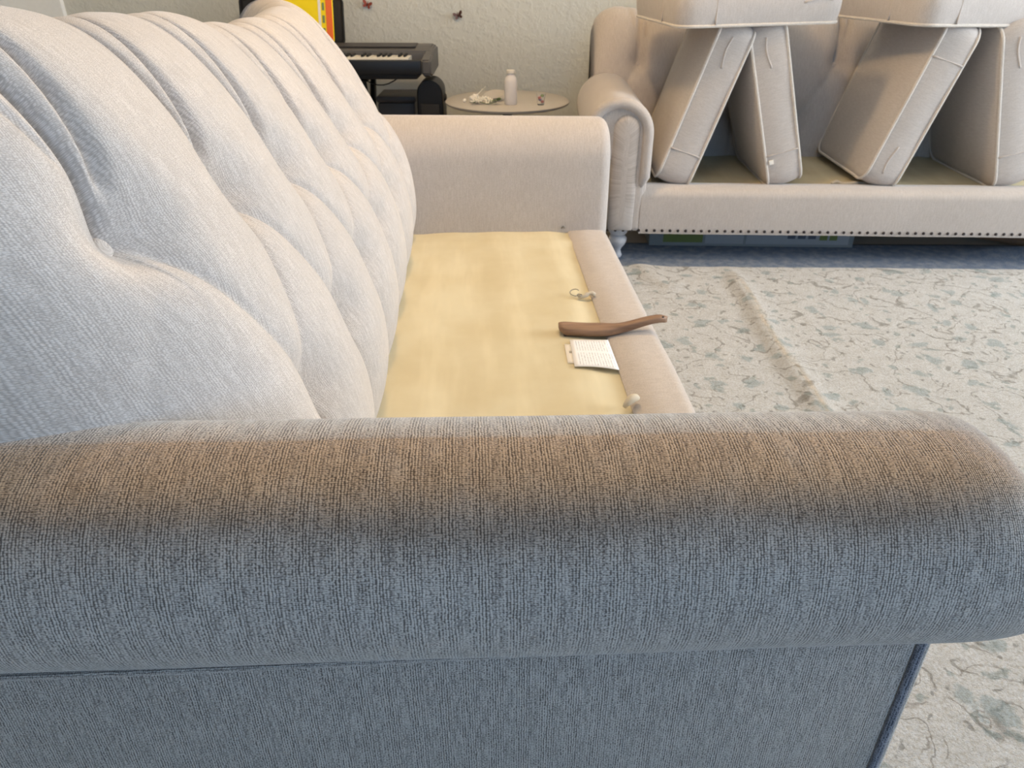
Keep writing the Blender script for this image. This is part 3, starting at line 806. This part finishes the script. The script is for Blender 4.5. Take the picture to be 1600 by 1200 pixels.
fl = empty('flower_sprig', (-.11, 3.20, .482)); tag(fl, 'sprig of white blossoms with green leaves lying left of the white bottle', 'flower')
st = tube('stem', [(-.05+.012*k, .01*math.sin(k*.8), .006+.002*math.sin(k)) for k in range(9)], .0018, M['leaf'], fl, 6)
for k in range(9):
    bm = bmesh.new(); a0 = random.uniform(0, 6)
    for p in range(5):
        a = a0+p*2*PI/5; m = Matrix.Rotation(a, 4, 'Z') @ Matrix.Translation((.007, 0, 0)) @ Matrix.Rotation(R(-25), 4, 'Y') @ Matrix.Diagonal((.007, .005, .0016, 1))
        bmesh.ops.create_icosphere(bm, subdivisions=1, radius=1, matrix=m)
    o = from_bm('blossom', bm, M['petal'], fl); o.location = (-.045+.008*k+random.uniform(-.006, .006), random.uniform(-.02, .012), .011+random.uniform(0, .012))
    o.rotation_euler = (R(random.uniform(10, 60)), R(random.uniform(-30, 30)), 0)
for k in range(4):
    bm = bmesh.new(); bmesh.ops.create_icosphere(bm, subdivisions=2, radius=1, matrix=Matrix.Diagonal((.018, .008, .0016, 1)))
    o = from_bm('leaf', bm, M['leaf'], fl); o.location = (.02+.012*k, -.012+.01*(k % 2), .012+.003*k); o.rotation_euler = (R(20*k-30), R(-15+12*k), R(40*k))
ds = empty('shallow_dish', (-.075, 3.30, .482)); tag(ds, 'shallow pale dish tilted up behind the white blossoms on the side table', 'dish')
dd = lathe('bowl', [(.0001, 0), (.02, 0), (.043, .012), (.045, .014), (.042, .0145), (.02, .003), (.0001, .0025)], M['table'], ds, 24); dd.location = (0, 0, .012); dd.rotation_euler = (R(14), R(-6), 0)
wr = tube('white_wire_tie', [(-.165+.0045*k, 3.27+.004*math.sin(k*.9), .486+.0052*k*(1-.01*k)) for k in range(13)], .0018, M['petal'], None, 6); tag(wr, 'thin white wire sticking up from the left of the side table', 'wire')
bm = bmesh.new(); bmesh.ops.create_icosphere(bm, subdivisions=3, radius=.021)
for v in bm.verts: v.co *= 1+.5*noise.noise(v.co*90); v.co.z = max(-.014, v.co.z*.9)
tis = from_bm('crumpled_tissue', bm, M['paper'], None); tis.location = (-.155, 3.24, .497); tag(tis, 'crumpled white tissue at the foot of the white wire on the side table', 'tissue')
bm = bmesh.new(); bmesh.ops.create_icosphere(bm, subdivisions=2, radius=.008)
for v in bm.verts: v.co *= 1+.3*noise.noise(v.co*200)
cb = from_bm('paper_scrap', bm, M['paper'], None); cb.location = (-.198, 3.25, .489); tag(cb, 'tiny white paper ball at the left edge of the side table', 'paper')

# ---------------------------------------------------------------- black speaker behind the arm
sk = empty('speaker', (-.352, 3.42, 0)); tag(sk, 'black round-topped speaker standing between keyboard and side table', 'speaker')
def speaker():
    rows = []; uvs = []; w0 = .056
    outl = [(w0*1.15, 0), (w0*1.12, .25), (w0*1.0, .50)] + [(w0*math.cos(q)*1.0, .502+w0*.95*math.sin(q)) for q in [PI*k/14 for k in range(1, 14)]] + [(-w0*1.0, .50), (-w0*1.12, .25), (-w0*1.15, 0)]
    for y, s in ((-.07, .9), (-.076, .97), (-.066, 1), (.066, 1), (.076, .97), (.07, .9)):
        rows.append([(a*s, y, b*(1-.01*(1-s))) for a, b in outl]); uvs.append([(a, b) for a, b in outl]+[outl[0]])
    o = grid('cabinet', rows, uvs, M['black'], sk, wrap_v=True, caps=True); shade_auto(o, 40)
    lathe('dial', [(.0001, 0), (.016, 0), (.016, .012), (.012, .015), (.0001, .015)], M['black_matte'], sk, 16, loc=(0, 0, 0))
    d = sk.children[-1]; d.location = (.052, -.02, .478); d.rotation_euler = (0, R(90), 0)
    bevel_box('grille', (-.04, -.082, .08), (.04, -.074, .46), .004, M['black_matte'], sk, 2)
speaker()

# ---------------------------------------------------------------- keyboard, stand, book
KX, KY = -.93, 3.47
kb = empty('digital_keyboard', (KX, KY, .565), R(-1)); tag(kb, 'charcoal digital keyboard with white keys against the back wall', 'keyboard')
KW = .585
bevel_box('key_bed', (-KW+.05, -.17, .0), (KW-.045, .10, .062), .006, M['black'], kb, 2)
bevel_box('key_slip', (-KW+.03, -.178, .018), (KW-.028, -.150, .074), .004, M['black'], kb, 2)
def top_panel():
    bm = bmesh.new()
    prof = [(-.035, .07), (-.03, .094), (.02, .108), (.12, .112), (.14, .105), (.14, .02), (-.035, .02)]
    vs = [[bm.verts.new((x, y, z)) for y, z in prof] for x in (-KW, KW)]
    for k in range(len(prof)): bm.faces.new([vs[0][k], vs[0][(k+1) % 7], vs[1][(k+1) % 7], vs[1][k]])
    bm.faces.new(vs[0]); bm.faces.new(vs[1][::-1])
    bmesh.ops.recalc_face_normals(bm, faces=bm.faces)
    bmesh.ops.bevel(bm, geom=list(bm.edges), offset=.006, segments=2, affect='EDGES')
    o = from_bm('top_panel', bm, M['charcoal'], kb); shade_auto(o, 40)
    bm = bmesh.new(); add_box(bm, (-KW+.06, -.0, .0), (KW-.07, .10, .004), Matrix.Translation((0, .0, .1065)) @ Matrix.Rotation(R(3), 4, 'X')); from_bm('control_strip', bm, M['darkgrey'], o, smooth=False)
top_panel()
for sx in (-1, 1):
    bm = bmesh.new()
    prof = [(-.165, .074), (-.05, .088), (.02, .106), (.14, .106), (.14, .012), (-.10, .0), (-.16, .016)]
    xa, xb = sx*(KW-.03), sx*(KW+.012)
    vs = [[bm.verts.new((x, y, z)) for y, z in prof] for x in (xa, xb)]
    for k in range(7): bm.faces.new([vs[0][k], vs[0][(k+1) % 7], vs[1][(k+1) % 7], vs[1][k]])
    bm.faces.new(vs[0]); bm.faces.new(vs[1][::-1]); bmesh.ops.recalc_face_normals(bm, faces=bm.faces)
    bmesh.ops.bevel(bm, geom=list(bm.edges), offset=.008, segments=3, affect='EDGES')
    shade_auto(from_bm('end_cheek', bm, M['charcoal'], kb), 40)
nk = 45; kw_ = (2*KW-.165)/nk; wk = None
for k in range(nk):
    if wk is None: wk = bevel_box('white_key', (-kw_/2+.0008, -.148, .05), (kw_/2-.0008, -.03, .079), .0015, M['ivory'], kb, 1); o = wk
    else: o = wk.copy(); COL.objects.link(o); o.parent = kb
    o.location = (-KW+.0825+kw_*(k+.5), 0, 0)
bk = None
for k in range(nk-1):
    if (k % 7) in (2, 6): continue
    if bk is None: bk = bevel_box('black_key', (-.0055, -.098, .07), (.0055, -.03, .088), .002, M['black'], kb, 1); o = bk
    else: o = bk.copy(); COL.objects.link(o); o.parent = kb
    o.location = (-KW+.0825+kw_*(k+1), 0, 0)
mr = bevel_box('music_rest', (-.25, -.008, 0), (.205, .006, .19), .02, M['black_matte'], kb, 3); mr.location = (-.02, .125, .105); mr.rotation_euler = (R(-14), 0, 0)
tube('power_cord', [(.46-.024*k, .0, .004-.05*math.sin(k/9*PI)) for k in range(10)], .003, M['black'], kb, 6)
ks = empty('keyboard_stand', (KX, KY, 0), R(-1)); tag(ks, 'black cross-legged stand carrying the keyboard', 'stand')
for sx in (-1, 1):
    for sy in (-1, 1):
        tube('leg', [(sx*.30, -sy*.15, .015), (sx*.30, sy*.12, .55)], .014, M['black'], ks, 8)
    tube('support_bar', [(sx*.30, -.16, .552), (sx*.30, .13, .552)], .012, M['black'], ks, 8)
tube('cross_bar', [(-.3, 0, .28), (.3, 0, .28)], .012, M['black'], ks, 8)
sb = empty('shade_block', (-.52, 3.60, 0)); tag(sb, 'dark grey box standing in for the shadow on the wall below the right end of the keyboard', 'shadow stand-in')  # dark box added in place of the shadow on the wall here
bevel_box('shade_block_body', (-.085, -.10, 0), (.085, .10, .44), .012, M['darkgrey'], sb, 2); bevel_box('shade_block_top', (-.09, -.106, .44), (.09, .106, .468), .01, M['darkgrey'], sb, 2)
bo = empty('book', (KX+.045, KY+.085, .688), rot=(R(-14), 0, R(-1))); tag(bo, 'yellow book with an orange edge stripe standing on the keyboard\'s music rest', 'book')
bevel_box('cover', (-.115, -.014, 0), (.105, -.010, .26), .001, M['yellow'], bo, 1)
bevel_box('pages', (-.11, -.010, .003), (.10, .004, .257), .001, M['paper'], bo, 1)
bevel_box('back_cover', (-.115, .004, 0), (.105, .008, .26), .001, M['yellow'], bo, 1)
bm = bmesh.new(); add_box(bm, (.078, -.0152, .0), (.105, -.0139, .26)); from_bm('orange_stripe', bm, M['orange'], bo, smooth=False)
bm = bmesh.new(); add_box(bm, (.045, -.0152, .0), (.056, -.0139, .26)); from_bm('white_stripe', bm, M['paper'], bo, smooth=False)
for k in range(5): 
    bm = bmesh.new(); add_box(bm, (.062, -.0152, .02+.05*k), (.072, -.0139, .05+.05*k)); from_bm('leaf_motif', bm, M['leaf'], bo, smooth=False)

# ---------------------------------------------------------------- butterflies on the wall
def butterfly(x, z, rot, m, label, s=1.0):
    t = empty('butterfly_decoration', (x, Y1-.004, z), rot=(0, R(rot), 0)); tag(t, label, 'wall decoration')
    for sg in (-1, 1):
        bm = bmesh.new()
        out = [(0, 0), (.006, .010), (.016, .017), (.022, .014), (.020, .004), (.012, -.001), (.017, -.008), (.013, -.015), (.005, -.012)]
        lo = [bm.verts.new((sg*a*s, -.002-abs(a)*.55*s, b*s)) for a, b in out]; hi = [bm.verts.new((sg*a*s, -.0032-abs(a)*.55*s, b*s)) for a, b in out]
        bm.faces.new(lo); bm.faces.new(hi[::-1])
        for k in range(9): bm.faces.new([lo[k], lo[(k+1) % 9], hi[(k+1) % 9], hi[k]])
        from_bm('wing', bm, M[m], t, smooth=False)
    tube('body', [(0, -.004, -.014*s), (0, -.006, 0), (0, -.004, .014*s)], [.001, .0024, .0014], M['darkbrown'], t, 6)
butterfly(-.655, .822, 20, 'redbrown', 'reddish butterfly ornament on the wall, nearer the keyboard')
butterfly(-.245, .778, -18, 'darkbrown', 'dark brown butterfly ornament on the wall above the side table')
